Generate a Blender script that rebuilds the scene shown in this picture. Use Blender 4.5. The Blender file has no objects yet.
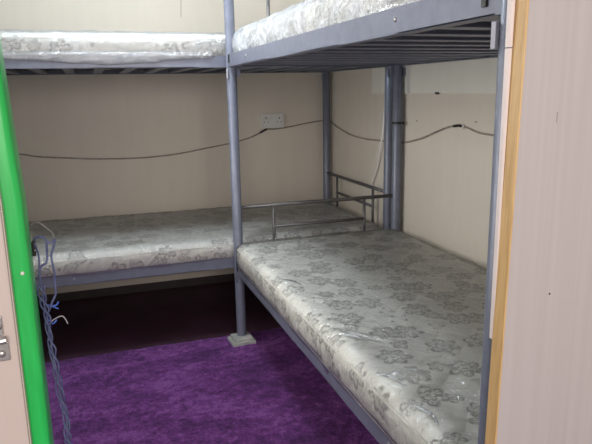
import bpy, bmesh, math, random
from mathutils import Vector, noise, Matrix
random.seed(7)
COL = bpy.context.scene.collection
sin, cos, pi = math.sin, math.cos, math.pi

# ------------------------------------------------------------------ measures (metres)
W = 0.910          # bunk width, post to post
YB = -1.040        # head posts of the bunk along the right wall
YN = -3.040        # its foot posts, beside the doorway
YA = -0.947        # front posts of the bunk along the back wall
ZR = (0.383, 1.370)  # underside of the lower and upper rails
RH = 0.055         # rail height
ZM = 0.160         # mattress top above the rail underside
PR = 0.024         # post radius
XL = -2.22         # left wall
YD = -3.10         # inner side of the doorway partition
HC = 2.42          # ceiling

# ------------------------------------------------------------------ materials
def newmat(name):
    m = bpy.data.materials.new(name); m.use_nodes = True
    nt = m.node_tree; nt.nodes.clear()
    out = nt.nodes.new('ShaderNodeOutputMaterial')
    b = nt.nodes.new('ShaderNodeBsdfPrincipled')
    nt.links.new(b.outputs[0], out.inputs['Surface'])
    return m, nt, b, out
def N(nt, t, **kw):
    n = nt.nodes.new(t)
    for k, v in kw.items(): setattr(n, k, v)
    return n
def L(nt, a, b): nt.links.new(a, b)
def M(nt, op, *a, clamp=False):
    n = nt.nodes.new('ShaderNodeMath'); n.operation = op; n.use_clamp = clamp
    for i, v in enumerate(a):
        if isinstance(v, (int, float)): n.inputs[i].default_value = v
        else: nt.links.new(v, n.inputs[i])
    return n.outputs[0]
def ramp(nt, fac, stops):
    r = nt.nodes.new('ShaderNodeValToRGB'); nt.links.new(fac, r.inputs[0])
    e = r.color_ramp.elements
    while len(e) < len(stops): e.new(0.5)
    for x, (p, c) in zip(e, stops): x.position = p; x.color = (*c, 1) if len(c) == 3 else c
    return r.outputs[0]
def coords(nt, kind='Object', scale=(1, 1, 1)):
    t = N(nt, 'ShaderNodeTexCoord'); mp = N(nt, 'ShaderNodeMapping')
    mp.inputs['Scale'].default_value = scale
    L(nt, t.outputs[kind], mp.inputs[0]); return mp.outputs[0]
def tex(nt, vec, scale, detail=3, rough=.5, dist=0):
    n = N(nt, 'ShaderNodeTexNoise'); L(nt, vec, n.inputs['Vector'])
    n.inputs['Scale'].default_value = scale; n.inputs['Detail'].default_value = detail
    n.inputs['Roughness'].default_value = rough; n.inputs['Distortion'].default_value = dist
    return n.outputs['Fac']
def bump(nt, b, h, strength=.3, dist=.01):
    n = N(nt, 'ShaderNodeBump'); n.inputs['Strength'].default_value = strength
    n.inputs['Distance'].default_value = dist; L(nt, h, n.inputs['Height']); L(nt, n.outputs[0], b.inputs['Normal'])
def simple(name, c1, c2=None, rough=.5, metal=0, scale=12, sc=(1, 1, 1), bmp=0, spec=.5, detail=4):
    m, nt, b, o = newmat(name)
    v = coords(nt, 'Object', sc); f = tex(nt, v, scale, detail)
    c2 = c2 or tuple(x * .88 for x in c1)
    L(nt, ramp(nt, f, [(.3, c2), (.7, c1)]), b.inputs['Base Color'])
    b.inputs['Roughness'].default_value = rough; b.inputs['Metallic'].default_value = metal
    b.inputs['Specular IOR Level'].default_value = spec
    if bmp: bump(nt, b, f, bmp, .004)
    return m

def steel_mat():
    m, nt, b, o = newmat('blue_grey_paint')
    v = coords(nt, 'Object'); f = tex(nt, v, 26, 5, .6)
    L(nt, ramp(nt, f, [(.25, (.155, .172, .228)), (.7, (.20, .22, .285))]), b.inputs['Base Color'])
    b.inputs['Roughness'].default_value = .38; b.inputs['Metallic'].default_value = .15
    g = tex(nt, v, 90, 3); bump(nt, b, g, .12, .002)
    return m
def wall_mat(name, c1, c2):
    m, nt, b, o = newmat(name)
    v = coords(nt, 'Object'); f = tex(nt, v, 1.6, 5, .55)
    s = tex(nt, coords(nt, 'Object', (6, 6, .6)), 3, 4)
    mix = M(nt, 'ADD', M(nt, 'MULTIPLY', f, .6), M(nt, 'MULTIPLY', s, .4))
    L(nt, ramp(nt, mix, [(.3, c2), (.7, c1)]), b.inputs['Base Color'])
    b.inputs['Roughness'].default_value = .62; b.inputs['Specular IOR Level'].default_value = .3
    bump(nt, b, tex(nt, v, 70, 3), .08, .003)
    return m
def panel_mat(name, c1, c2):
    m, nt, b, o = newmat(name)
    s = tex(nt, coords(nt, 'Object', (26, 26, .35)), 2.5, 4, .6)
    L(nt, ramp(nt, s, [(.25, c2), (.75, c1)]), b.inputs['Base Color'])
    b.inputs['Roughness'].default_value = .45
    bump(nt, b, s, .06, .002)
    return m
def wood_mat():
    m, nt, b, o = newmat('varnished_wood')
    v = coords(nt, 'Object', (1, 1, .06)); s = tex(nt, v, 120, 5, .6, 1.2)
    L(nt, ramp(nt, s, [(.25, (.50, .30, .12)), (.5, (.64, .42, .18)), (.8, (.72, .50, .25))]), b.inputs['Base Color'])
    b.inputs['Roughness'].default_value = .42
    bump(nt, b, s, .15, .002)
    return m
def green_mat():
    m, nt, b, o = newmat('green_gloss_paint')
    v = coords(nt, 'Object', (1, 1, .12)); s = tex(nt, v, 60, 5, .6)
    L(nt, ramp(nt, s, [(.25, (.014, .38, .07)), (.75, (.03, .55, .12))]), b.inputs['Base Color'])
    b.inputs['Roughness'].default_value = .3
    bump(nt, b, s, .25, .003)
    return m
def carpet_mat():
    m, nt, b, o = newmat('purple_carpet')
    v = coords(nt, 'Object')
    nap = tex(nt, coords(nt, 'Object', (1, 2.2, 1)), 2.6, 5, .62, .7)
    fine = tex(nt, v, 150, 3, .7)
    mid = tex(nt, v, 34, 4, .7)
    h = M(nt, 'ADD', M(nt, 'MULTIPLY', nap, .38), M(nt, 'ADD', M(nt, 'MULTIPLY', fine, .24), M(nt, 'MULTIPLY', mid, .38)))
    L(nt, ramp(nt, h, [(.42, (.060, .016, .080)), (.50, (.175, .040, .225)), (.575, (.36, .125, .45))]), b.inputs['Base Color'])
    b.inputs['Roughness'].default_value = .95; b.inputs['Specular IOR Level'].default_value = .1
    b.inputs['Sheen Weight'].default_value = .35; b.inputs['Sheen Tint'].default_value = (.6, .3, .75, 1)
    bump(nt, b, M(nt, 'ADD', fine, mid), 1.0, .02)
    return m

def fabric_mat():
    """cream ticking printed with grey line-drawn roses and small leaves (UVs are in metres)"""
    m, nt, b, o = newmat('floral_ticking')
    tc = N(nt, 'ShaderNodeTexCoord'); uv = tc.outputs['UV']
    nz = N(nt, 'ShaderNodeTexNoise'); nz.inputs['Scale'].default_value = 26; nz.inputs['Detail'].default_value = 2
    L(nt, uv, nz.inputs['Vector'])
    a = N(nt, 'ShaderNodeVectorMath', operation='SUBTRACT'); L(nt, nz.outputs['Color'], a.inputs[0]); a.inputs[1].default_value = (.5, .5, .5)
    s = N(nt, 'ShaderNodeVectorMath', operation='SCALE'); L(nt, a.outputs[0], s.inputs[0]); s.inputs['Scale'].default_value = .012
    w = N(nt, 'ShaderNodeVectorMath', operation='ADD'); L(nt, uv, w.inputs[0]); L(nt, s.outputs[0], w.inputs[1])
    def cellpolar(scale, off, rnd):
        ad = N(nt, 'ShaderNodeVectorMath', operation='ADD'); L(nt, w.outputs[0], ad.inputs[0]); ad.inputs[1].default_value = (off, off * .7, 0)
        sc = N(nt, 'ShaderNodeVectorMath', operation='SCALE'); L(nt, ad.outputs[0], sc.inputs[0]); sc.inputs['Scale'].default_value = scale
        vo = N(nt, 'ShaderNodeTexVoronoi'); vo.voronoi_dimensions = '2D'; vo.inputs['Scale'].default_value = 1; vo.inputs['Randomness'].default_value = rnd
        L(nt, sc.outputs[0], vo.inputs['Vector'])
        d = N(nt, 'ShaderNodeVectorMath', operation='SUBTRACT'); L(nt, sc.outputs[0], d.inputs[0]); L(nt, vo.outputs['Position'], d.inputs[1])
        x = N(nt, 'ShaderNodeSeparateXYZ'); L(nt, d.outputs[0], x.inputs[0])
        c = N(nt, 'ShaderNodeSeparateColor'); L(nt, vo.outputs['Color'], c.inputs[0])
        r = M(nt, 'SQRT', M(nt, 'ADD', M(nt, 'MULTIPLY', x.outputs[0], x.outputs[0]), M(nt, 'MULTIPLY', x.outputs[1], x.outputs[1])))
        th = M(nt, 'ADD', M(nt, 'ARCTAN2', x.outputs[1], x.outputs[0]), M(nt, 'MULTIPLY', c.outputs[0], 6.28))
        return r, th, c
    def ring(k, at, wd):
        return M(nt, 'SUBTRACT', 1, M(nt, 'DIVIDE', M(nt, 'ABSOLUTE', M(nt, 'SUBTRACT', k, at)), wd), clamp=True)
    def rose(scale, off, rnd, R, keep):
        r, th, c = cellpolar(scale, off, rnd)
        pet = M(nt, 'ABSOLUTE', M(nt, 'SINE', M(nt, 'MULTIPLY', th, 3)))
        rad = M(nt, 'MULTIPLY', M(nt, 'ADD', .70, M(nt, 'MULTIPLY', pet, .38)), R)
        k = M(nt, 'DIVIDE', r, rad)
        pet2 = M(nt, 'ABSOLUTE', M(nt, 'SINE', M(nt, 'ADD', M(nt, 'MULTIPLY', th, 2.5), M(nt, 'MULTIPLY', r, 9))))
        k2 = M(nt, 'DIVIDE', r, M(nt, 'MULTIPLY', M(nt, 'ADD', .5, M(nt, 'MULTIPLY', pet2, .4)), R * .66))
        veins = M(nt, 'MULTIPLY', M(nt, 'GREATER_THAN', M(nt, 'SINE', M(nt, 'MULTIPLY', th, 18)), .1),
                  M(nt, 'MULTIPLY', M(nt, 'GREATER_THAN', k, .62), M(nt, 'LESS_THAN', k, 1.0)))
        t = M(nt, 'MAXIMUM', ring(k, .96, .22), ring(k2, .92, .30))
        t = M(nt, 'MAXIMUM', t, M(nt, 'MULTIPLY', M(nt, 'LESS_THAN', k, 1), .12))
        t = M(nt, 'MAXIMUM', t, M(nt, 'MULTIPLY', veins, .7))
        t = M(nt, 'MAXIMUM', t, ring(k, .1, .14))
        return M(nt, 'MULTIPLY', t, M(nt, 'LESS_THAN', c.outputs[1], keep))
    r1 = rose(7.6, 0, .66, .33, .74)
    r2 = rose(12.5, 3.3, .8, .34, .22)
    r, th, c = cellpolar(11, 7.7, .9)      # leaf sprays
    lf = M(nt, 'ABSOLUTE', M(nt, 'SINE', M(nt, 'MULTIPLY', th, 1.5)))
    kk = M(nt, 'DIVIDE', r, M(nt, 'ADD', .02, M(nt, 'MULTIPLY', M(nt, 'POWER', lf, 3), .34)))
    r3 = M(nt, 'MULTIPLY', ring(kk, .8, .3), M(nt, 'LESS_THAN', c.outputs[1], .30))
    ink = M(nt, 'MAXIMUM', r1, M(nt, 'MAXIMUM', r2, r3))
    brk = N(nt, 'ShaderNodeTexNoise'); brk.inputs['Scale'].default_value = 60; brk.inputs['Detail'].default_value = 2; L(nt, uv, brk.inputs['Vector'])
    bm_ = ramp(nt, brk.outputs['Fac'], [(.36, (.35, .35, .35)), (.52, (1, 1, 1))])
    ink = M(nt, 'MULTIPLY', M(nt, 'MULTIPLY', ink, bm_), .95, clamp=True)
    mx = N(nt, 'ShaderNodeMix', data_type='RGBA')
    L(nt, ink, mx.inputs['Factor'])
    mx.inputs['A'].default_value = (.86, .855, .79, 1); mx.inputs['B'].default_value = (.25, .245, .22, 1)
    L(nt, mx.outputs['Result'], b.inputs['Base Color'])
    b.inputs['Roughness'].default_value = .8; b.inputs['Specular IOR Level'].default_value = .2
    # quilting: soft square-diamond puffs
    sx = N(nt, 'ShaderNodeSeparateXYZ'); L(nt, w.outputs[0], sx.inputs[0])
    p = M(nt, 'ADD', sx.outputs[0], sx.outputs[1]); q = M(nt, 'SUBTRACT', sx.outputs[0], sx.outputs[1])
    qa = M(nt, 'ABSOLUTE', M(nt, 'SINE', M(nt, 'MULTIPLY', p, 26))); qb = M(nt, 'ABSOLUTE', M(nt, 'SINE', M(nt, 'MULTIPLY', q, 26)))
    bump(nt, b, M(nt, 'POWER', M(nt, 'MULTIPLY', qa, qb), .4), .35, .012)
    return m
def film_mat(name, milk, wr=.6, rough=.08, gloss=.12):
    """thin clear polythene: mostly see-through, a little milky, crinkled and shiny"""
    m, nt, b, o = newmat(name); nt.nodes.remove(b)
    v = coords(nt, 'Object')
    f1 = tex(nt, coords(nt, 'Object', (1, .55, 1)), 9, 5, .62, 1.5); f2 = tex(nt, v, 40, 4, .6, .8)
    h = M(nt, 'ADD', f1, M(nt, 'MULTIPLY', f2, .35))
    bp = N(nt, 'ShaderNodeBump'); bp.inputs['Strength'].default_value = wr; bp.inputs['Distance'].default_value = .03
    L(nt, h, bp.inputs['Height'])
    tr = N(nt, 'ShaderNodeBsdfTransparent'); df = N(nt, 'ShaderNodeBsdfDiffuse'); gl = N(nt, 'ShaderNodeBsdfGlossy')
    df.inputs['Color'].default_value = (.80, .86, .93, 1); gl.inputs['Roughness'].default_value = rough
    L(nt, bp.outputs[0], df.inputs['Normal']); L(nt, bp.outputs[0], gl.inputs['Normal'])
    m1 = N(nt, 'ShaderNodeMixShader')
    mk = M(nt, 'MULTIPLY', M(nt, 'ADD', .8, ramp(nt, f1, [(.42, (0, 0, 0)), (.62, (1, 1, 1))])), milk, clamp=True)
    L(nt, mk, m1.inputs[0]); L(nt, tr.outputs[0], m1.inputs[1]); L(nt, df.outputs[0], m1.inputs[2])
    fr = N(nt, 'ShaderNodeFresnel'); fr.inputs['IOR'].default_value = 1.45; L(nt, bp.outputs[0], fr.inputs['Normal'])
    m2 = N(nt, 'ShaderNodeMixShader')
    L(nt, M(nt, 'ADD', M(nt, 'MULTIPLY', fr.outputs[0], .8), .04 + gloss * .3, clamp=True), m2.inputs[0])
    L(nt, m1.outputs[0], m2.inputs[1]); L(nt, gl.outputs[0], m2.inputs[2])
    L(nt, m2.outputs[0], o.inputs['Surface'])
    return m

STEEL = steel_mat()
DARKSTEEL = simple('dull_grey_steel', (.16, .155, .155), (.11, .105, .11), .4, .45, 30)
WALL = wall_mat('cream_wall_paint', (.74, .685, .60), (.68, .63, .545))
BOARD = wall_mat('pale_board_paint', (.86, .85, .77), (.80, .79, .71))
CEIL = wall_mat('white_ceiling_paint', (.80, .80, .78), (.74, .74, .72))
PANEL = panel_mat('white_partition_panel', (.50, .475, .475), (.44, .41, .41))
DOORM = panel_mat('cream_door_skin', (.56, .485, .45), (.51, .44, .41))
WOOD = wood_mat(); GREEN = green_mat(); CARPET = carpet_mat()
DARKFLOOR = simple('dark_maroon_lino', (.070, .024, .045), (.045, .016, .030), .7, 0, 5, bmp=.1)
FABRIC = fabric_mat(); UNDERM = simple('dark_underside', (.07, .07, .08), (.045, .045, .055), .9)
FILM = film_mat('clear_film', .03); FILMW = film_mat('milky_film', .42, .9, .14, .2)
WHITE = simple('white_plastic', (.72, .72, .70), (.66, .66, .64), .35)
BLACK = simple('black_plastic', (.02, .02, .02), (.012, .012, .012), .5)
CABLE = simple('grimy_grey_cable', (.40, .36, .31), (.24, .21, .185), .6, 0, 40)
CORDW = simple('white_cord', (.80, .79, .76), (.68, .67, .64), .6)
METAL = simple('zinc_metal', (.52, .51, .50), (.38, .37, .37), .35, .8, 60)
TWINE = simple('blue_twine', (.11, .125, .235), (.045, .055, .15), .75, 0, 160, bmp=.4)
TWINEB = simple('bright_blue_twine', (.06, .13, .50), (.03, .07, .30), .7, 0, 160)
HAIR = simple('pale_thread', (.34, .32, .34), (.24, .22, .25), .7, 0, 60)
LINING = simple('pinkish_white_lining', (.80, .72, .70), (.76, .68, .66), .4, 0, 8)
PADM = simple('whitewashed_wood', (.52, .52, .49), (.30, .33, .31), .75, 0, 22, (1, 4, 1), .2)
TAPE = simple('grey_white_paint', (.46, .47, .53), (.38, .39, .46), .45)

# ------------------------------------------------------------------ mesh helpers
def obj(name, bm, mat, parent=None, smooth=False):
    me = bpy.data.meshes.new(name)
    bm.normal_update(); bm.to_mesh(me); bm.free(); me.materials.append(mat)
    if smooth:
        for p in me.polygons: p.use_smooth = True
    o = bpy.data.objects.new(name, me); COL.objects.link(o)
    if parent: o.parent = parent
    return o
def tag(o, label, cat, group=None):
    o['label'] = label; o['category'] = cat
    if group: o['group'] = group
    return o
def thing(name, loc, label, cat, group=None):
    o = bpy.data.objects.new(name, None); o.empty_display_size = .1; COL.objects.link(o); o.location = loc
    return tag(o, label, cat, group)
def struct(o): o['kind'] = 'structure'; return o
def box(bm, x0, x1, y0, y1, z0, z1, bev=0, rot=None):
    r = bmesh.ops.create_cube(bm, size=1)
    vs = r['verts']
    bmesh.ops.scale(bm, vec=(x1 - x0, y1 - y0, z1 - z0), verts=vs)
    if rot: bmesh.ops.rotate(bm, verts=vs, cent=(0, 0, 0), matrix=rot)
    bmesh.ops.translate(bm, vec=((x0 + x1) / 2, (y0 + y1) / 2, (z0 + z1) / 2), verts=vs)
    if bev:
        es = list({e for v in vs for e in v.link_edges})
        bmesh.ops.bevel(bm, geom=es, offset=bev, segments=2, affect='EDGES', profile=.6)
def tube(bm, pts, r, n=12, cap=True, twist=None):
    pts = [Vector(p) for p in pts]; rings = []
    up = Vector((0, 0, 1))
    for i, p in enumerate(pts):
        t = (pts[min(i + 1, len(pts) - 1)] - pts[max(i - 1, 0)]).normalized()
        if i == 0:
            a = t.cross(up) if abs(t.dot(up)) < .95 else t.cross(Vector((1, 0, 0)))
        else:
            a = a - t * a.dot(t)
        a.normalize(); b2 = t.cross(a)
        rr = r[i] if isinstance(r, (list, tuple)) else r
        rings.append([bm.verts.new(p + a * cos(2 * pi * k / n) * rr + b2 * sin(2 * pi * k / n) * rr) for k in range(n)])
    for A, B in zip(rings, rings[1:]):
        for k in range(n): bm.faces.new((A[k], A[(k + 1) % n], B[(k + 1) % n], B[k]))
    if cap:
        bm.faces.new(rings[0][::-1]); bm.faces.new(rings[-1])
def spline(pts, sub=8):
    P = [Vector(p) for p in pts]; P = [P[0] * 2 - P[1]] + P + [P[-1] * 2 - P[-2]]
    out = []
    for i in range(1, len(P) - 2):
        for k in range(sub):
            t = k / sub; a, b, c, d = P[i - 1], P[i], P[i + 1], P[i + 2]
            out.append(.5 * ((2 * b) + (c - a) * t + (2 * a - 5 * b + 4 * c - d) * t * t + (3 * b - a - 3 * c + d) * t ** 3))
    out.append(P[-2]); return out

# ------------------------------------------------------------------ room shell
def wallbox(name, args, mat):
    bm = bmesh.new(); box(bm, *args); return struct(obj(name, bm, mat))
wallbox('wall_back', (XL - .1, .1, 0, .1, -.1, HC + .1), WALL)
wallbox('wall_right', (0, .1, -4.9, 0, -.1, HC + .1), WALL)
bm = bmesh.new()
WY0, WY1, WZ0, WZ1 = -2.55, -1.35, 1.0, 2.0
box(bm, XL - .1, XL, YD - .03, WY0, -.1, HC + .1); box(bm, XL - .1, XL, WY1, 0, -.1, HC + .1)
box(bm, XL - .1, XL, WY0, WY1, -.1, WZ0); box(bm, XL - .1, XL, WY0, WY1, WZ1, HC + .1)
struct(obj('wall_left', bm, WALL))
bm = bmesh.new()
for a in ((WY0, WY0 + .04, WZ0, WZ1), (WY1 - .04, WY1, WZ0, WZ1), (WY0 + .04, WY1 - .04, WZ0, WZ0 + .04), (WY0 + .04, WY1 - .04, WZ1 - .04, WZ1),
          ((WY0 + WY1) / 2 - .015, (WY0 + WY1) / 2 + .015, WZ0 + .04, WZ1 - .04)):
    box(bm, XL - .07, XL - .03, a[0], a[1], a[2], a[3], .002)
wn = struct(obj('added_window', bm, WHITE))  # unseen window, added so that fill light can enter from the left
bm = bmesh.new(); box(bm, XL - .054, XL - .049, WY0 + .03, WY1 - .03, WZ0 + .03, WZ1 - .03)
obj('added_window_pane', bm, film_mat('added_window_glass', .0, 0, .01, 0), wn)
wallbox('ceiling', (XL - .1, .1, YD - .03, .1, HC, HC + .1), CEIL)
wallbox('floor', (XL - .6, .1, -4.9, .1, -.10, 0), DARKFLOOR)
# doorway partition: panel to the right of the opening, header above, strip at the far left
XJ = -.959
YF = YD - .025
bm = bmesh.new()
box(bm, XJ + .003, 0, YF, YD, 0, HC); box(bm, XL - .1, XJ + .003, YF, YD, 2.05, HC)
box(bm, XL - .1, XL + .03, YF, YD, 0, 2.05)
struct(obj('wall_front', bm, PANEL))
def lean(o, k=.0165):      # the jamb leans a little
    for v in o.data.vertices:
        if v.co.x > XJ - .03 and v.co.x < XJ + .02: v.co.x += (v.co.z - 1.38) * k
lean(bpy.data.objects['wall_front'])
bm = bmesh.new(); box(bm, XJ, XJ + .003, YF - .0008, YD, 0.0, 2.05, .0006)
tr = struct(obj('trim_1', bm, WOOD)); lean(tr)
# white lining strip beside the wood, narrowing downwards
bm = bmesh.new()
def wedge(z0, z1):
    P = []
    for z in (z0, z1):
        xr = XJ + .001 + (z - 1.38) * .0165; w_ = max(.0004, .0092 * (z - .88) / .5)
        P.append([bm.verts.new((xr - w_ * a, YD + b, z)) for a, b in ((0, .001), (.3, -.001), (.7, -.001), (1, .002), (1, .008), (0, .008))])
    for k in range(6): bm.faces.new((P[0][k], P[0][(k + 1) % 6], P[1][(k + 1) % 6], P[1][k]))
    bm.faces.new(P[0][::-1]); bm.faces.new(P[1])
wedge(.86, 1.314); wedge(1.3155, 2.05)
bmesh.ops.recalc_face_normals(bm, faces=bm.faces)
struct(obj('trim_2', bm, LINING))
# nail mark on panel
bm = bmesh.new(); tube(bm, [(-.882, YF + .001, .935), (-.882, YF - .0008, .935)], .0016, 8)
tag(obj('nail', bm, BLACK), 'small dark nail head in the white partition panel right of the doorway', 'nail')

bm = bmesh.new(); box(bm, -.8935, -.8923, YF - .0004, YF + .001, 1.205, 1.221)
obj('scratch', bm, CABLE, bpy.data.objects['wall_front'])
SKIRT = simple('dark_brown_skirting', (.05, .035, .035), (.035, .025, .027), .6)
wallbox('baseboard_back', (XL, -.012, -.012, 0, 0, .05), SKIRT)
wallbox('baseboard_right', (-.012, 0, YD, 0, 0, .05), SKIRT)
# left-hand door leaf with the green stile
bm = bmesh.new(); box(bm, XL + .03, -1.652, -3.168, -3.120, .01, 2.04, .002)
door = struct(obj('door_1', bm, DOORM)); 
def bow(bm):      # the old stile bows outwards above the lock
    for k in range(1, 20):
        bmesh.ops.bisect_plane(bm, geom=bm.verts[:] + bm.edges[:] + bm.faces[:], plane_co=(0, 0, 1.1 + .047 * k), plane_no=(0, 0, 1))
    for v in bm.verts:
        t = max(0, v.co.z - 1.13); v.co.x -= .036 * t * min(1, t / .06)
    return bm
bm = bmesh.new(); box(bm, -1.664, -1.6315, -3.155, -3.105, .01, 2.04, .007); obj('door_stile', bow(bm), GREEN, door, True)
bm = bmesh.new(); box(bm, -1.6545, -1.6505, -3.164, -3.150, .01, 2.04, .001); obj('edge_bead', bow(bm), DOORM, door)
bm = bmesh.new(); tube(bm, [(-1.6395, -3.1535, 1.066), (-1.6395, -3.1575, 1.066)], [.0026, .0018], 10)
so = obj('screw_head', bm, WHITE, door, True)
bm = bmesh.new()
box(bm, -1.760, -1.664, -3.172, -3.168, 1.002, 1.024, .001)
box(bm, -1.760, -1.660, -3.171, -3.168, .972, .994, .001)
tube(bm, [(-1.690, -3.176, .996), (-1.661, -3.176, .998)], .004, 10)
lt = obj('door_latch', bm, METAL, door)
bm = bmesh.new()
for x, z in ((-1.668, 1.013), (-1.668, .981), (-1.70, .981), (-1.70, 1.013)):
    bmesh.ops.create_uvsphere(bm, u_segments=10, v_segments=6, radius=.0042, matrix=Matrix.Translation((x, -3.172, z)) @ Matrix.Diagonal((1, .5, 1, 1)))
obj('screw', bm, METAL, lt, True)

# board on the right wall
bm = bmesh.new(); box(bm, -.012, 0, -2.9, -.674, 1.232, 2.0, .002)
bd = tag(obj('wall_board', bm, BOARD), 'pale painted board fixed to the right wall behind the bunk posts', 'board')
bm = bmesh.new(); box(bm, -.015, -.012, -1.108, -1.075, 1.234, 2.0, .0008); obj('joint_strip', bm, WHITE, bd)
bm = bmesh.new(); box(bm, -.015, -.012, -.80, -.674, 1.234, 2.0, .0008); obj('joint_strip', bm, BOARD, bd)
bm = bmesh.new()
pts = [(-.0135, -1.345 - .006 * k, 1.2335 + .0035 * sin(k * 1.7)) for k in range(8)]
tube(bm, pts, [.002, .0035, .004, .0035, .004, .0035, .003, .0015], 7)
obj('dirt_smear', bm, BLACK, bd)

# carpet (pile) in front of the back bunk
def carpet():
    bm = bmesh.new()
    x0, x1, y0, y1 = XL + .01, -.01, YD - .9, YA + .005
    nx, ny = 260, 340
    V = []
    for j in range(ny + 1):
        row = []
        for i in range(nx + 1):
            x = x0 + (x1 - x0) * i / nx; y = y0 + (y1 - y0) * j / ny
            e = min(1, (y1 - y) / .012)
            z = .004 + .010 * math.sqrt(max(0, e)) * 1
            if 0 < i < nx and j < ny:
                z += .0025 * noise.noise((x * 9, y * 9, 0)) + .0045 * noise.noise((x * 55, y * 55, 3)) * e
            if j == ny: z = .001; y += .003 * noise.noise((x * 20, 0, 0))
            row.append(bm.verts.new((x, y, z)))
        V.append(row)
    for j in range(ny):
        for i in range(nx): bm.faces.new((V[j][i], V[j][i + 1], V[j + 1][i + 1], V[j + 1][i]))
    # underside
    a = [V[0][i] for i in range(nx + 1)]
    o = obj('carpet', bm, CARPET, None, True)
    return tag(o, 'purple shaggy carpet covering the floor between doorway and bunks', 'carpet')
carpet()

# ------------------------------------------------------------------ bunk beds
def bunk(name, label, corner, rot, length, lower_bar, Wd, tie=False):
    """local frame: x across the bed (0..W), y along it (0..length), origin on the floor below one corner post"""
    root = thing(name, (0, 0, 0), label, 'bunk bed', None)
    Ln = length
    H = 1.76
    for px, py in ((0, 0), (Wd, 0), (0, Ln), (Wd, Ln)):
        bm = bmesh.new()
        zj = 1.322; z0 = .0 if lower_bar else (.0465 if (px > 0 and py == 0) else .012)
        tube(bm, [(px, py, z0), (px, py, zj - .001), (px, py, zj), (px, py, H - .004), (px, py, H)], [PR, PR, PR * .97, PR * .97, PR * .8], 20)
        p = obj('post', bm, STEEL, root, True)
        p.data.set_sharp_from_angle(angle=math.radians(40)) if hasattr(p.data, 'set_sharp_from_angle') else None
        sx = 1 if px == 0 else -1; sy = 1 if py == 0 else -1
        for zr in ZR:
            # slotted bracket plates, hanging just under the rails
            mt_ = TAPE if (px > 0 and zr > 1) else STEEL
            bm = bmesh.new(); box(bm, px - .0035 - sx * PR, px + .0035 - sx * PR, py - .006 + sy * .018, py + .006 + sy * .018, zr - .052, zr - .010, .001)
            obj('bracket', bm, mt_, p)
            bm = bmesh.new(); box(bm, px - .012 + sx * .030, px + .012 + sx * .030, py - .003, py + .003, zr - .045, zr + .002, .001)
            obj('bracket', bm, STEEL, p)
    for zi, zr in enumerate(ZR):
        for px, s in ((0, 1), (Wd, -1)):
            bm = bmesh.new()   # angle-iron side rails: upright web and a flange turned inwards
            xo = px - s * .020
            box(bm, min(xo, xo + s * .004), max(xo, xo + s * .004), .012, Ln - .012, zr, zr + RH, .0008)
            box(bm, min(xo, xo + s * .030), max(xo, xo + s * .030), .026, Ln - .026, zr, zr + .004, .0006)
            sr = obj('side_rail', bm, STEEL, root)
            for yy in (.36, Ln - .36):
                bm = bmesh.new(); tube(bm, [(xo, yy, zr + .03), (xo - s * .003, yy, zr + .03)], [.0055, .004], 8)
                obj('bolt', bm, METAL, sr, True)
            for yy in (.052, Ln - .052):
                bm = bmesh.new(); box(bm, xo - .0045 if s > 0 else xo - .001, xo + .001 if s > 0 else xo + .0045, yy - .006, yy + .006, zr + .016, zr + RH - .004)
                obj('slot', bm, BLACK, sr)
            if 0:
                bm = bmesh.new(); box(bm, xo + s * .012 - .01, xo + s * .012 + .01, .03, Ln - .03, zr - .024, zr + .001, .001)
                obj('support_bar', bm, DARKSTEEL, root)
        for py, s in ((0, 1), (Ln, -1)):
            bm = bmesh.new()
            yo = py + s * .0
            box(bm, PR, Wd - PR, min(yo, yo + s * .004), max(yo, yo + s * .004), zr, zr + RH * .9, .0008)
            box(bm, .03, Wd - .03, min(yo, yo + s * .03), max(yo, yo + s * .03), zr + .0, zr + .004, .0006)
            obj('end_rail', bm, STEEL, root)
        n = 13
        for k in range(n):
            y = .12 + (Ln - .24) * k / (n - 1)
            bm = bmesh.new(); box(bm, -.014, Wd + .014, y - .024, y + .024, zr + .0045, zr + .0195, .002)
            obj('slat', bm, STEEL, root)
        # end railings
        for py in (0, Ln):
            zt = zr + .3215
            bm = bmesh.new(); tube(bm, [(PR * .8, py, zt), (Wd - PR * .8, py, zt)], .0095, 12)
            er = obj('end_railing', bm, DARKSTEEL, root, True)
            bm = bmesh.new(); tube(bm, [(.184, py, zr + .212), (Wd - .186, py, zr + .212)], .008, 10); obj('cross_bar', bm, DARKSTEEL, er, True)
            for ux in (.184, Wd - .186):
                bm = bmesh.new(); tube(bm, [(ux, py, zr + .04), (ux, py, zt)], .0078, 10); obj('upright', bm, DARKSTEEL, er, True)
    if tie:
        bm = bmesh.new(); tube(bm, [(tie[0], tie[1], 1.078), (tie[0], tie[1], 1.090)], .0245, 20)
        box(bm, tie[0] + .018, tie[0] + .034, tie[1] - .008, tie[1] + .008, 1.074, 1.090, .002)
        obj('cable_tie', bm, BLACK, root)
    root.location = corner; root.rotation_euler = (0, 0, rot)
    return root
# along the right wall: local x -> world x, local y -> world -y (mirror-free: turn by pi, start at far right post)
# rot = pi : local x -> -x, local y -> -y ; origin at the far post next to the right wall
bunk('bunk_bed', 'blue-grey steel bunk bed along the right wall, its near post beside the doorway', (-.045, YB, 0), pi, YB - YN, False, .865)
# along the back wall: local y -> world -x (rot = pi/2), local x -> world y
bunk('bunk_bed', 'blue-grey steel bunk bed along the back wall behind the purple carpet', (-.045, YA, 0), pi / 2, 2.00, True, .902)

# post clamp with black band on the far right post
bm = bmesh.new(); tube(bm, [(-.045, YB, 1.079), (-.045, YB, 1.091)], PR + .002, 20)
tube(bm, [(-.030, YB - .028, 1.085), (-.020, YB - .034, 1.085)], .007, 10)
tag(obj('pipe_clip', bm, BLACK, None), 'black band clipped round the far post of the right-hand bunk', 'clip')

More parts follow.
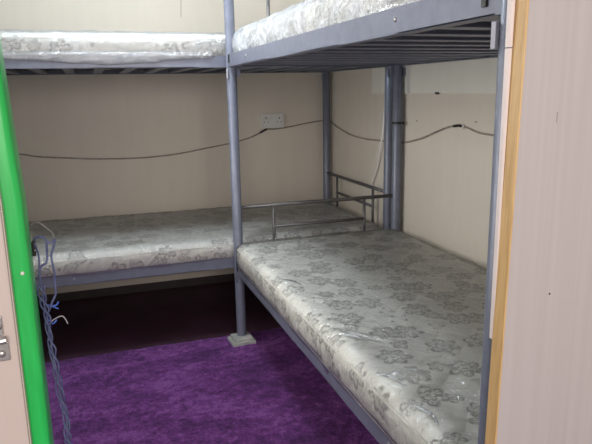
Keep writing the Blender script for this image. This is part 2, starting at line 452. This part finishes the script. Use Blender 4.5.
# wooden foot pad beneath the front post
bm = bmesh.new()
box(bm, -.06, .06, -.055, .055, 0, .018, .003); box(bm, -.047, .047, -.043, .043, .018, .034, .004)
fp = obj('foot_pad', bm, PADM); fp.location = (-.914, YB - .01, .012); fp.rotation_euler[2] = .06
tag(fp, 'small whitewashed wooden block under the front bunk post on the carpet', 'block')

# ------------------------------------------------------------------ mattresses
def axis(a, b, step, r):
    L_ = b - a; k = [a, a + r * .3, a + r * .65, a + r]
    n = max(1, int(round((L_ - 2 * r) / step)))
    k += [a + r + (L_ - 2 * r) * i / n for i in range(1, n)]
    k += [b - r, b - r * .65, b - r * .3, b]; return k
def shell(x0, x1, y0, y1, z0, z1, step, r, disp, bottom=True):
    xs, ys, zs = axis(x0, x1, step, r), axis(y0, y1, step, r), axis(z0, z1, .02, r)
    bm = bmesh.new(); D = {}
    nx, ny, nz = len(xs) - 1, len(ys) - 1, len(zs) - 1
    def v(i, j, k):
        key = (i, j, k)
        if key not in D:
            p = Vector((xs[i], ys[j], zs[k]))
            q = Vector((min(max(p.x, x0 + r), x1 - r), min(max(p.y, y0 + r), y1 - r), min(max(p.z, z0 + r), z1 - r)))
            d = p - q
            if d.length > 1e-9:
                n = d.normalized(); p = q + n * r if sum(abs(c) > 1e-6 for c in d) > 1 else p
            else: n = Vector((0, 0, 1))
            n = (p - q).normalized() if (p - q).length > 1e-9 else n
            D[key] = bm.verts.new(p + disp(p, n))
        return D[key]
    for i in range(nx):
        for j in range(ny):
            bm.faces.new((v(i, j, nz), v(i + 1, j, nz), v(i + 1, j + 1, nz), v(i, j + 1, nz)))
            if bottom: bm.faces.new((v(i, j, 0), v(i, j + 1, 0), v(i + 1, j + 1, 0), v(i + 1, j, 0)))
    for i in range(nx):
        for k in range(nz):
            bm.faces.new((v(i, 0, k), v(i + 1, 0, k), v(i + 1, 0, k + 1), v(i, 0, k + 1)))
            bm.faces.new((v(i, ny, k), v(i, ny, k + 1), v(i + 1, ny, k + 1), v(i + 1, ny, k)))
    for j in range(ny):
        for k in range(nz):
            bm.faces.new((v(0, j, k), v(0, j, k + 1), v(0, j + 1, k + 1), v(0, j + 1, k)))
            bm.faces.new((v(nx, j, k), v(nx, j + 1, k), v(nx, j + 1, k + 1), v(nx, j, k + 1)))
    return bm
def uvmap(bm, z1, off):
    bm.normal_update(); uvl = bm.loops.layers.uv.new('UVMap')
    for f in bm.faces:
        n = f.normal
        for lp in f.loops:
            x, y, z = lp.vert.co
            if abs(n.z) > .6: u, w = x, y
            elif abs(n.x) > abs(n.y): u, w = x + math.copysign(z1 - z, n.x), y
            else: u, w = x, y + math.copysign(z1 - z, n.y)
            lp[uvl].uv = (u + off[0], w + off[1])
def mattress(name, label, x0, x1, y0, y1, z0, z1, seed, film, crumple=1.0, step=.0125, wr=()):
    cx, cy = (x0 + x1) / 2, (y0 + y1) / 2
    ridges = [(a - cx, b - cy, c_ - cx, d_ - cy, e, g) for a, b, c_, d_, e, g in wr]
    root = thing(name, (cx, cy, z0), label, 'mattress', 'film-wrapped bunk mattresses')
    def d1(p, n):
        a = .004 * noise.noise(Vector((p.x * 5, p.y * 5, p.z * 5 + seed)))
        q = abs(sin((p.x + p.y) * 26)) * abs(sin((p.x - p.y) * 26))
        a += .0035 * math.sqrt(q) if n.z > .5 else .003 * math.sqrt(abs(sin((p.x + p.y) * 22)))
        return n * a
    hx, hy, T = (x1 - x0) / 2, (y1 - y0) / 2, z1 - z0
    bm = shell(-hx, hx, -hy, hy, 0.004, T, .024, .046, d1); uvmap(bm, T, (seed * 3.37, seed * 1.91))
    obj('ticking', bm, FABRIC, root, True)
    bm = bmesh.new(); box(bm, -hx + .02, hx - .02, -hy + .02, hy - .02, .0, .006, .001); obj('underside', bm, UNDERM, root)  # thin dark sheet below the ticking, visible between the slats
    # piping cords along the top and bottom edge
    bm = bmesh.new()
    for z in (T - .024, .026):
        pts = []
        i = .006
        for a, b in (((-hx + .03, -hy + .004), (hx - .03, -hy + .004)), ((hx - .004, -hy + .03), (hx - .004, hy - .03)),
                     ((hx - .03, hy - .004), (-hx + .03, hy - .004)), ((-hx + .004, hy - .03), (-hx + .004, -hy + .03))):
            for k in range(25):
                t = k / 24; pts.append((a[0] + (b[0] - a[0]) * t, a[1] + (b[1] - a[1]) * t, z))
        pts.append(pts[0]); tube(bm, pts, .0045, 6, False)
    obj('piping', bm, FABRIC, root, True)
    def d2(p, n):
        a = .005 + .005 * noise.noise(Vector((p.x * 6 + seed, p.y * 6, p.z * 6)))
        rg = 1 - abs(noise.noise(Vector((p.x * 13 + 5 * noise.noise(Vector((p.y * 2, p.x * 2, seed))), p.y * 9, p.z * 14 + seed))))
        a += crumple * .010 * max(0, rg - .55)
        rg2 = 1 - abs(noise.noise(Vector((p.x * 30, p.y * 22, p.z * 30 + seed * 2))))
        a += crumple * .006 * max(0, rg2 - .6)
        if n.z < .3: a *= .9
        for ax, ay, bx, by, h_, w_ in ridges:
            dx, dy = bx - ax, by - ay; L2 = dx * dx + dy * dy
            t = max(0, min(1, ((p.x - ax) * dx + (p.y - ay) * dy) / L2))
            q = math.hypot(p.x - ax - dx * t, p.y - ay - dy * t)
            if q < w_ * 3: a += h_ * math.exp(-(q / w_) ** 2) * min(1, 6 * t + .1, 6 * (1 - t) + .1)
        return n * a
    bm = shell(-hx - .003, hx + .003, -hy - .003, hy + .003, 0.001, T + .004, step, .050, d2, False)
    obj('plastic_wrap', bm, film, root, True)
    return root
zb = .021
RIDGES = [(-.925, -2.265, -.785, -2.425, .012, .011), (-.905, -2.225, -.80, -2.33, .009, .010), (-.86, -1.95, -.80, -2.03, .009, .010), (-.90, -2.72, -.84, -2.80, .010, .010), (-.88, -2.60, -.80, -2.66, .009, .010)]
rg = random.Random(4)
for k in range(26):
    x = -.93 + abs(rg.gauss(0, .10)); y = rg.uniform(-3.0, -1.1); a = rg.uniform(-1.15, -.5); l = rg.uniform(.04, .13)
    RIDGES.append((x, y, x + cos(a) * l, y + sin(a) * l, rg.uniform(.005, .009), rg.uniform(.009, .013)))
for zi, zr in enumerate(ZR):
    up = zi == 1
    mattress('mattress', ('white wrapped mattress on the upper deck of the right-hand bunk, crumpled shiny plastic' if up else
             'grey floral mattress in clear plastic on the lower deck of the right-hand bunk'),
             -.904 if up else -.931, -.062, YN + .03, YB - .03, zr + zb, zr + ZM - .008, 1 + zi, FILMW if up else FILM, 1.5 if up else .9, .0125 if up else .008, () if up else RIDGES)
    mattress('mattress', ('floral mattress in plastic on the upper deck of the back bunk, near the top edge' if up else
             'floral mattress in plastic on the lower deck of the back bunk, behind the front post'),
             -2.045, -.085, YA - .016, -.075, zr + zb, zr + ZM - .008 - (.0 if up else .01), 3 + zi, film_mat('hazy_film', .16, .5, .1, .3) if up else film_mat('loose_film', .10, .8, .08, .4), .8)

# loose flaps of film: one drooping over the upper rail of the back bunk, one tucked at the right-hand bunk's far corner
def sheet(name, P, nu, nv, mat, parent=None):
    bm = bmesh.new(); V = [[bm.verts.new(P(i / nu, j / nv)) for i in range(nu + 1)] for j in range(nv + 1)]
    for j in range(nv):
        for i in range(nu): bm.faces.new((V[j][i], V[j][i + 1], V[j + 1][i + 1], V[j + 1][i]))
    o = obj(name, bm, mat, parent, True)
    so = o.modifiers.new('thickness', 'SOLIDIFY'); so.thickness = .0006
    return o

def hem(u, v):
    x = -2.03 + 1.05 * u; d = .026 + .030 * math.exp(-((u - .55) / .28) ** 2) + .006 * noise.noise((x * 14, 0, 2))
    return (x, YA - .0275 - .004 * sin(v * pi) - .0025 * noise.noise((x * 30, v * 3, 1)), 1.440 - d * v)
hm = sheet('plastic_hem', hem, 90, 6, bpy.data.materials['hazy_film'])
up = [o for o in bpy.data.objects if o.get('label', '').startswith('floral mattress in plastic on the upper deck')][0]
hm.parent = up; hm.location = -up.location

# raised creases in the clear wrap of the lower right-hand mattress
low = [o for o in bpy.data.objects if o.get('label', '').startswith('grey floral mattress in clear')][0]
wrap = [o for o in low.children if o.name.startswith('plastic_wrap')][0]
CREASE = film_mat('folded_film', .22, .15, .16, .6)
for pts, rr in (([(-.890, -2.262), (-.870, -2.300), (-.835, -2.350), (-.795, -2.408)], .0052), ([(-.900, -2.295), (-.885, -2.312), (-.850, -2.362), (-.805, -2.412)], .0036),
                ([(-.905, -2.56), (-.885, -2.60), (-.872, -2.66)], .0042), ([(-.90, -2.74), (-.885, -2.79), (-.893, -2.84)], .0045), ([(-.90, -1.16), (-.86, -1.13), (-.80, -1.12)], .0042),
                ([(-.90, -1.72), (-.87, -1.76), (-.85, -1.82)], .0036)):
    P = spline([(x, y, .545 - max(0, -.895 - x) * .5) for x, y in pts], 8)
    n_ = len(P); bm = bmesh.new()
    tube(bm, [p - low.location for p in P], [rr * (.25 + .75 * sin(pi * i / (n_ - 1))) * (1 + .25 * sin(i * 1.9)) for i in range(n_)], 10)
    obj('film_crease', bm, CREASE, wrap, True)

# ------------------------------------------------------------------ socket and cables
sk = thing('wall_socket', (-.418, 0, 1.066), 'white double wall socket on the back wall above the sagging cable', 'socket')
def part(name, a, mat, parent, bev=.001, smooth=False):
    bm = bmesh.new(); box(bm, *a, bev); return obj(name, bm, mat, parent, smooth)
part('back_box', (-.073, .073, -.030, 0, -.043, .043), WHITE, sk, .002)
fpn = part('face_plate', (-.077, .077, -.038, -.030, -.047, .047), WHITE, sk, .003)
for s in (-1, 1):
    part('switch', (s * .018 - .007, s * .018 + .007, -.0425, -.038, .012, .032), WHITE, fpn, .001)
    part('pin_hole', (s * .045 - .003, s * .045 + .003, -.0386, -.0375, .012, .024), BLACK, fpn, 0)
    part('pin_hole', (s * .045 - .016, s * .045 - .009, -.0386, -.0375, -.010, -.005), BLACK, fpn, 0)
    part('pin_hole', (s * .045 + .009, s * .045 + .016, -.0386, -.0375, -.010, -.005), BLACK, fpn, 0)
    bm = bmesh.new(); tube(bm, [(s * .068, -.0375, -.030), (s * .068, -.0395, -.030)], .0035, 8); obj('screw', bm, METAL, fpn)

def cable(pts, r, mat, name, label, sub=8, lab2='cable'):
    bm = bmesh.new(); tube(bm, spline(pts, sub), r, 8); return tag(obj(name, bm, mat, None, True), label, lab2)
c = cable([(-2.21, -.006, .925), (-1.98, -.006, .925), (-1.86, -.006, .903), (-1.738, -.007, .890), (-1.55, -.006, .874), (-1.334, -.006, .865), (-1.18, -.006, .868), (-1.026, -.006, .880),
       (-.86, -.007, .905), (-.70, -.006, .930), (-.57, -.008, .960), (-.49, -.010, .995), (-.455, -.012, 1.012), (-.40, -.010, 1.010), (-.30, -.006, 1.020), (-.18, -.006, 1.040), (-.059, -.006, 1.055), (-.012, -.009, 1.052),
       (-.006, -.035, 1.044), (-.006, -.13, 1.018), (-.006, -.256, .994), (-.007, -.37, .978), (-.006, -.486, .971), (-.006, -.62, .968), (-.006, -.731, .971), (-.006, -.90, .974), (-.006, -1.046, .983), (-.006, -1.15, 1.000), (-.006, -1.245, 1.022), (-.006, -1.378, 1.062), (-.006, -1.46, 1.083), (-.006, -1.54, 1.093)],
       .0042, CABLE, 'cable', 'grimy grey cable sagging along the back and right walls below the socket')
bm = bmesh.new(); tube(bm, spline([(-.50, -.0095, .990), (-.475, -.011, 1.003), (-.452, -.0125, 1.013)], 4), .0066, 8); obj('tape', bm, BLACK, c, True)
bm = bmesh.new(); tube(bm, spline([(-.006, -1.50, 1.089), (-.006, -1.535, 1.093), (-.006, -1.556, 1.093)], 4), .0062, 8); obj('tape', bm, BLACK, c, True)
c = cable([(-.004, -1.578, 1.090), (-.004, -1.60, 1.087), (-.004, -1.688, 1.070), (-.004, -1.78, 1.066), (-.004, -1.95, 1.062), (-.004, -2.3, 1.06), (-.004, -2.9, 1.05)], .0042, CABLE, 'cable',
      'short cut length of grey cable on the right wall beside the near post')
bm = bmesh.new(); tube(bm, [(-.006, -1.576, 1.080), (-.006, -1.574, 1.102)], .0035, 8); obj('tape', bm, WHITE, c, True)
cable([(-.008, -.84, 1.34), (-.014, -.835, 1.15), (-.018, -.829, 1.034), (-.018, -.80, .93), (-.010, -.75, .82), (-.014, -.70, .735), (-.016, -.686, .694), (-.012, -.685, .63)], .0055, CORDW, 'cord',
      'white cord hanging down the right wall behind the bunk posts', lab2='cord')
bm = bmesh.new(); tube(bm, [(-.969, -.0015, 1.95), (-.967, -.0015, 1.80), (-.972, -.0015, 1.706)], .0016, 6)
tag(obj('wire', bm, CABLE), 'thin wire hanging on the back wall at the top of the picture', 'wire')
for y, z in ((-1.164, 1.098), (-1.657, 1.114)):
    bm = bmesh.new(); bmesh.ops.create_uvsphere(bm, u_segments=8, v_segments=6, radius=.004, matrix=Matrix.Translation((-.001, y, z)))
    tag(obj('nail', bm, CABLE), 'tiny dark nail in the right wall ' + ('near the far posts' if y > -1.5 else 'just above the cut cable'), 'nail')

# ------------------------------------------------------------------ twine hanging on the green stile
tw = thing('twine', (-1.6305, -3.105, 1.086), 'frayed blue twine knotted to the green door edge and hanging down', 'twine')
O = Vector((-1.6305, -3.105, 1.086))
def strand(name, pts, r, mat, wob=0.0, tw2=0, ph=0, sub=8):
    P = spline(pts, sub); out = []
    for i, p in enumerate(P):
        s = i / 3.2
        q = p + Vector((noise.noise(p * 60 + Vector((ph, 0, 0))), noise.noise(p * 60 + Vector((0, ph, 5))), 0)) * wob
        if tw2: q = q + Vector((cos(s * 1.1 + ph), sin(s * 1.1 + ph), 0)) * tw2
        out.append(q - O)
    bm = bmesh.new(); tube(bm, out, r, 7); return obj(name, bm, mat, tw, True)
BR = [(-1.629, 1.092), (-1.6255, 1.072), (-1.626, 1.054), (-1.6265, 1.035), (-1.625, 1.016), (-1.624, .996), (-1.623, .970), (-1.622, .947), (-1.620, .920), (-1.618, .892), (-1.615, .864), (-1.6145, .838), (-1.615, .819), (-1.614, .79), (-1.616, .74), (-1.614, .70)]
BR = [(x, -3.108, z) for x, z in BR]
strand('strand', BR, .0011, TWINE, .001, .0, 0)
for k in range(3): strand('strand', BR[3:], .0011, (TWINE, TWINE, TWINE)[k], .0022, .0034, k * 2.1)
strand('strand', [(-1.630, -3.107, 1.089), (-1.626, -3.110, 1.095), (-1.621, -3.110, 1.096), (-1.616, -3.108, 1.091), (-1.616, -3.106, 1.078), (-1.618, -3.106, 1.063), (-1.624, -3.108, 1.059), (-1.628, -3.107, 1.045)], .0014, TWINE, .0008, 0, 1)
strand('strand', [(-1.616, -3.107, 1.089), (-1.611, -3.107, 1.087), (-1.606, -3.107, 1.090), (-1.609, -3.106, 1.080), (-1.612, -3.106, 1.068), (-1.610, -3.106, 1.052), (-1.611, -3.106, 1.033), (-1.611, -3.106, 1.023), (-1.617, -3.106, 1.011), (-1.622, -3.107, 1.000)], .0013, TWINE, .0008, 0, 2)
strand('strand', [(-1.631, -3.107, 1.108), (-1.624, -3.106, 1.113), (-1.615, -3.106, 1.107), (-1.608, -3.106, 1.099), (-1.606, -3.106, 1.090)], .00035, HAIR, .0012, 0, 3)
strand('frayed_end', [(-1.622, -3.106, 1.006), (-1.617, -3.106, 1.007), (-1.612, -3.106, 1.008), (-1.609, -3.106, 1.012)], .0012, TWINEB, .001)
strand('frayed_end', [(-1.622, -3.106, 1.010), (-1.615, -3.106, 1.006), (-1.610, -3.106, 1.003)], .0009, TWINEB, .001)
strand('frayed_end', [(-1.624, -3.107, .984), (-1.619, -3.106, .988), (-1.614, -3.106, .991), (-1.607, -3.106, .993), (-1.603, -3.106, .988), (-1.601, -3.106, .982)], .0007, HAIR, .001)
strand('frayed_end', [(-1.624, -3.107, .992), (-1.618, -3.106, .985), (-1.613, -3.106, .989)], .0010, TWINEB, .001)
bm = bmesh.new()
for k in range(7):
    bmesh.ops.create_uvsphere(bm, u_segments=9, v_segments=6, radius=.0026,
        matrix=Matrix.Translation((.0 + .0015 * cos(k * 2.3), -.002 + .0012 * sin(k * 1.9), .004 - k * .0026)) @ Matrix.Diagonal((1.0, 1.2, .75, 1)))
obj('knot', bm, BLACK, tw, True)
bm = bmesh.new()
for k in range(5):
    bmesh.ops.create_uvsphere(bm, u_segments=8, v_segments=6, radius=.0024,
        matrix=Matrix.Translation((.016 + .002 * cos(k * 2.3), -.001, -.268 - k * .002)))
obj('knot', bm, TWINEB, tw, True)

# ------------------------------------------------------------------ light
def area(name, loc, rot, size, energy, color, sy=None, shape='RECTANGLE', spread=pi):
    l = bpy.data.lights.new(name, 'AREA'); l.shape = shape; l.size = size; l.size_y = sy or size
    l.energy = energy; l.color = color; l.spread = spread
    o = bpy.data.objects.new(name, l); COL.objects.link(o); o.location = loc; o.rotation_euler = rot; return o
# ceiling lamp of the room (round diffuser)
lx, ly = -1.30, -1.36
def em(name, c, s):
    m = bpy.data.materials.new(name); m.use_nodes = True; nt = m.node_tree; nt.nodes.clear()
    o = nt.nodes.new('ShaderNodeOutputMaterial'); e = nt.nodes.new('ShaderNodeEmission'); e.inputs[0].default_value = (*c, 1); e.inputs[1].default_value = s
    nt.links.new(e.outputs[0], o.inputs[0]); return m
lamp = thing('ceiling_lamp', (lx, ly, HC), 'round white ceiling lamp above the carpet, out of the picture', 'lamp')
bm = bmesh.new(); tube(bm, [(0, 0, 0), (0, 0, -.02)], .12, 32); obj('lamp_base', bm, WHITE, lamp)
bm = bmesh.new(); tube(bm, [(0, 0, -.02), (0, 0, -.035), (0, 0, -.048)], [.10, .10, .085], 32); obj('lamp_diffuser', bm, em('lamp_glow', (.86, .93, 1.0), 3), lamp)
pl = bpy.data.lights.new('ceiling_light', 'POINT'); pl.energy = 31; pl.color = (.82, .91, 1.0); pl.shadow_soft_size = .12
po = bpy.data.objects.new('ceiling_light', pl); COL.objects.link(po); po.location = (lx, ly, HC - .16)
# added fill light from the left, entering by the made-up window out of the picture
area('left_fill_light', (XL - .12, (WY0 + WY1) / 2, (WZ0 + WZ1) / 2), (0, -pi / 2, 0), .95, 25, (1.0, .97, .94), 1.15)
# daylight from the far end of the hallway behind the camera
area('hallway_light', (-1.75, -6.3, 1.75), (pi / 2, 0, 0), 2.0, 75, (1.0, .90, .85), 1.0)

w = bpy.data.worlds.new('World'); bpy.context.scene.world = w; w.use_nodes = True
bg = w.node_tree.nodes['Background']; bg.inputs[0].default_value = (1.0, .92, .87, 1); bg.inputs[1].default_value = .33

# ------------------------------------------------------------------ camera
yaw, pitch, roll, f = .3238, -.21565, -.01813, 602.5
cam = bpy.data.cameras.new('Camera'); co = bpy.data.objects.new('Camera', cam); COL.objects.link(co)
Fv = Vector((sin(yaw) * cos(pitch), cos(yaw) * cos(pitch), sin(pitch))); R = Vector((cos(yaw), -sin(yaw), 0)); U = R.cross(Fv)
R2 = R * cos(roll) + U * sin(roll); U2 = U * cos(roll) - R * sin(roll)
mt = Matrix((R2, U2, -Fv)).transposed().to_4x4(); mt.translation = (-1.5548, -3.8636, 1.26)
co.matrix_world = mt
cam.sensor_width = 36; cam.lens = f / 592 * 36; cam.clip_start = .02
sc = bpy.context.scene; sc.camera = co
sc.view_settings.view_transform = 'Standard'; sc.view_settings.look = 'None'; sc.view_settings.gamma = 1
sc.view_settings.use_curve_mapping = False; sc.view_settings.exposure = 0.3
